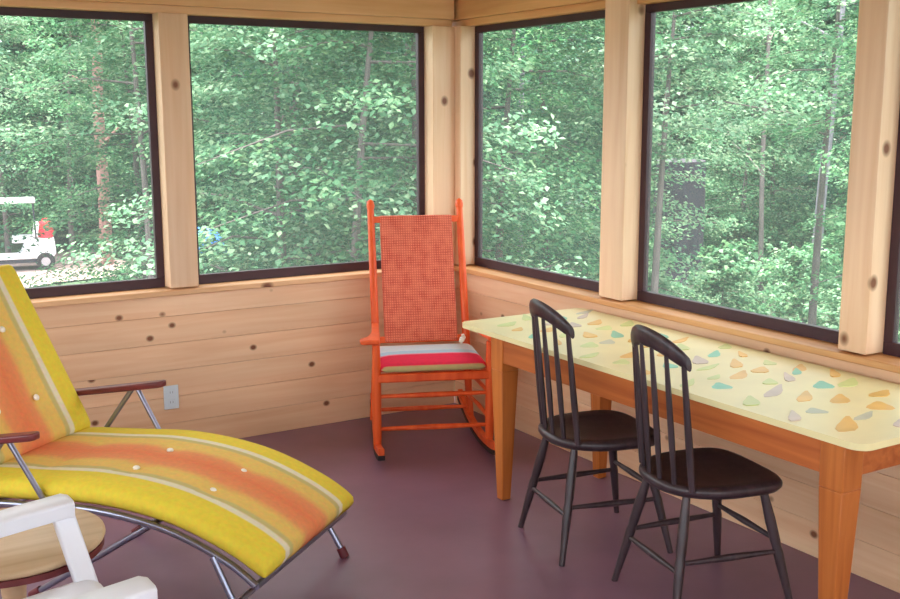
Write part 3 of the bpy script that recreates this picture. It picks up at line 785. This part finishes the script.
# bare trunks that show between the leaves
def trunk(name, label, x, y, h, r0, r1, mat, seed, lean=0, limbs=0):
    t = thing(name, label, 'tree', (x, y, gz(x,y)-.05)); rs = random.Random(seed)
    pts = [(lean*z/h + .03*math.sin(z*1.3+seed), .03*math.cos(z*1.1+seed), z) for z in [h*k/10 for k in range(11)]]
    rad = [r0*(1.35 if k == 0 else 1)*(1-k/10)+r1*k/10 for k in range(11)]
    MB().tube(pts, rad, 14).build('trunk', mat, t, smooth=60)
    for k in range(limbs):
        z = h*(.35+.5*k/max(1,limbs)); a = rs.uniform(0,6.28); x0 = lean*z/h; l = rs.uniform(.5,1.1)
        MB().tube([(x0,0,z),(x0+l*.5*math.cos(a),l*.5*math.sin(a),z+l*.35),(x0+l*math.cos(a),l*math.sin(a),z+l*.6)], [r1*.7,r1*.45,r1*.2], 6).build('branch', mat, t)
    return t
x, y = polar(27.5, 50.5)
trunk('slender_tree', 'slender grey tree trunk rising the full height of the window above the table', x, y, 12, .13, .075, M['pale_bark'], 3, lean=.75, limbs=4)
x, y = polar(28.5, 52.0)
trunk('sapling', 'thin reddish sapling just beside the slender grey trunk', x, y, 9, .07, .03, M['red_bark'], 4, lean=.1, limbs=3)
x, y = polar(26.5, 43.6)
trunk('tree_stump', 'broad dark broken tree stump seen low in the window above the table', x, y, 2.9, .66, .58, M['dark_bark'], 5)
x, y = polar(29.8, 13.6)
trunk('red_brown_tree', 'reddish-brown tree trunk in the window above the lounge chair', x, y, 9, .17, .1, M['red_bark'], 6, lean=.1, limbs=3)
x, y = polar(20, 35.2)
trunk('thin_tree', 'thin grey tree trunk in the window beside the rocking chair', x, y, 8, .06, .03, M['pale_bark'], 7, lean=.1, limbs=3)
x, y = polar(24, 47.8)
trunk('thin_tree', 'thin grey tree trunk among shrubs in the window above the table', x, y, 8, .06, .03, M['bark'], 8, lean=-.1, limbs=3)

# golf cart on the road (front towards local +x)
cx, cy = 1.62, 24.6
GCt = thing('golf_cart', 'white golf cart with a flat white roof parked on the dirt road', 'golf cart', (cx, cy, gz(cx,cy)+.06), math.atan2(.17,-.985))
def sx(mb, prof, y0, y1):
    m = Matrix(((1,0,0,0),(0,0,1,0),(0,1,0,0),(0,0,0,1)))
    return mb.prism(prof, y0, y1, m=m)
b_ = MB(); sx(b_, [(-1.15,.42),(-1.12,.78),(-.55,.80),(-.42,.72),(-.30,.42),(-.2,.36),(.55,.36),(.72,.55),(.85,.82),(1.02,.84),(1.18,.62),(1.2,.42),(1.1,.3),(-1.05,.3)], -.55, .55)
b_.build('body', M['cart_white'], GCt, bevel=.03)
MB().box(-1.0, 1.05, -.5, .5, .2, .3).build('chassis', M['cart_dark'], GCt, bevel=.02)
r_ = MB().box(-.72, 1.0, -.6, .6, 1.74, 1.82).build('roof', M['cart_white'], GCt, bevel=.03)
for x in (-.68, .75):
    for s in (-1, 1):
        MB().tube([(x,s*.5,.78 if x < 0 else .7),(x*.97,s*.52,1.745)], .02, 8).build('roof_post', M['cart_dark'], GCt)
MB().box(-.62, -.1, -.5, .5, .72, .84).build('seat', M['cart_white'], GCt, bevel=.03)
sx(MB(), [(-.72,.86),(-.60,.86),(-.66,1.18),(-.78,1.18)], -.5, .5).build('seat_back', M['cart_white'], GCt, bevel=.02)
MB().tube([(.62,.25,.75),(.42,.25,.98)], .015, 8).tube([(.42+.1*math.sin(.8)*math.cos(t), .25+.17*math.sin(t), .98+.13*math.cos(t)) for t in [2*math.pi*k/16 for k in range(16)]], .014, 6, closed=True).build('steering_wheel', M['cart_dark'], GCt)
for x in (-.88, .82):
    for s in (-1, 1):
        m = Matrix.Translation((x, s*.5, .23)) @ Matrix.Rotation(R(90),4,'X')
        wv = MB().lathe([(.13,-.09),(.20,-.09),(.23,-.06),(.23,.06),(.20,.09),(.13,.09)], 24, m=m).build('wheel', M['tyre'], GCt)
        MB().lathe([(.02,-.095),(.11,-.092),(.125,-.07),(.125,.07),(.11,.092),(.02,.095)], 20, m=m).build('hub', M['hub'], wv)
bg = thing('bag', 'red bag riding on the back of the white golf cart', 'bag', GCt.location + Matrix.Rotation(GCt.rotation_euler.z,4,'Z') @ Vector((-.93,0,.785)), GCt.rotation_euler.z)
MB().lathe([(.14,.0),(.19,.03),(.2,.22),(.19,.36),(.15,.42),(.05,.43)], 20).build('body', M['red_cloth'], bg)
MB().tube([(-.08,0,.41),(-.06,0,.5),(.06,0,.5),(.08,0,.41)], .015, 8).build('handle', M['red_cloth'], bg)

# blue tarp seen low through the leaves of the middle window
x, y = polar(31, 18.6); t = MB(); rows = []
for i in range(9):
    rows.append([(.7*(i/4-1), .5*(j/3-1), max(0, .85*(1-abs(i/4-1)**2.2)*(1-abs(j/3-1)**2.2)) + (.03*math.sin(i*2.1+j))) for j in range(7)])
t.grid(rows); o = t.build('tarp', M['blue_tarp'], smooth=70); o.location = (x, y, gz(x,y)+.02)
sd = o.modifiers.new('thick', 'SOLIDIFY'); sd.thickness = .02
tag(o, 'bright blue tarp over a small pile, low in the middle left window', 'tarp')
# ------------------------------------------------------------------ light
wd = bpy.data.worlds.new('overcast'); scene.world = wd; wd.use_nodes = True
N, L = wd.node_tree.nodes, wd.node_tree.links
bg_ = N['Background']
tc = N.new('ShaderNodeTexCoord'); sp = N.new('ShaderNodeSeparateXYZ'); L.new(tc.outputs['Generated'], sp.inputs[0])
rp = N.new('ShaderNodeValToRGB'); e = rp.color_ramp.elements
e[0].position = .0; e[0].color = (.80,.88,.95,1); e[1].position = 1; e[1].color = (.95,.98,1.0,1)
L.new(sp.outputs['Z'], rp.inputs['Fac']); L.new(rp.outputs['Color'], bg_.inputs['Color'])
# added sky gradient, stronger towards -x and -y, to brighten the room
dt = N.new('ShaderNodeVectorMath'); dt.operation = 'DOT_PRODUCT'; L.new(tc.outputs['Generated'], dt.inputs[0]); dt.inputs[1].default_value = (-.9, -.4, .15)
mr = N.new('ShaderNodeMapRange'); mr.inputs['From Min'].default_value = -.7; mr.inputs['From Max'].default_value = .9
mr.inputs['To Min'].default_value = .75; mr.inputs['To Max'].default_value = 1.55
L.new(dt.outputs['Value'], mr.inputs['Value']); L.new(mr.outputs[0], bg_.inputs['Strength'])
sun = bpy.data.lights.new('sun', 'SUN'); sun.energy = 4.2; sun.angle = R(25); sun.color = (1,.97,.9)
so = bpy.data.objects.new('sun', sun); col.objects.link(so)
so.rotation_euler = Vector((-.14,-.2,-.95)).to_track_quat('-Z','Y').to_euler()

# ------------------------------------------------------------------ camera
cam = bpy.data.cameras.new('camera'); co = bpy.data.objects.new('camera', cam); col.objects.link(co)
cam.sensor_fit = 'HORIZONTAL'; cam.sensor_width = 36; cam.lens = 36*1071.8/900; cam.clip_end = 300
yaw, pit, rol = .5504, .1717, -.0015
F = Vector((math.sin(yaw)*math.cos(pit), math.cos(yaw)*math.cos(pit), -math.sin(pit)))
rt = Vector((math.cos(yaw), -math.sin(yaw), 0)); up = rt.cross(F)
r2 = math.cos(rol)*rt+math.sin(rol)*up; u2 = -math.sin(rol)*rt+math.cos(rol)*up
mw = Matrix((r2, u2, -F)).transposed().to_4x4(); mw.translation = Vector((-3.0703,-4.9531,1.6)); co.matrix_world = mw
scene.camera = co
scene.view_settings.view_transform = 'Standard'; scene.view_settings.look = 'None'
scene.view_settings.gamma = 1; scene.view_settings.use_curve_mapping = False
scene.view_settings.exposure = 2.35
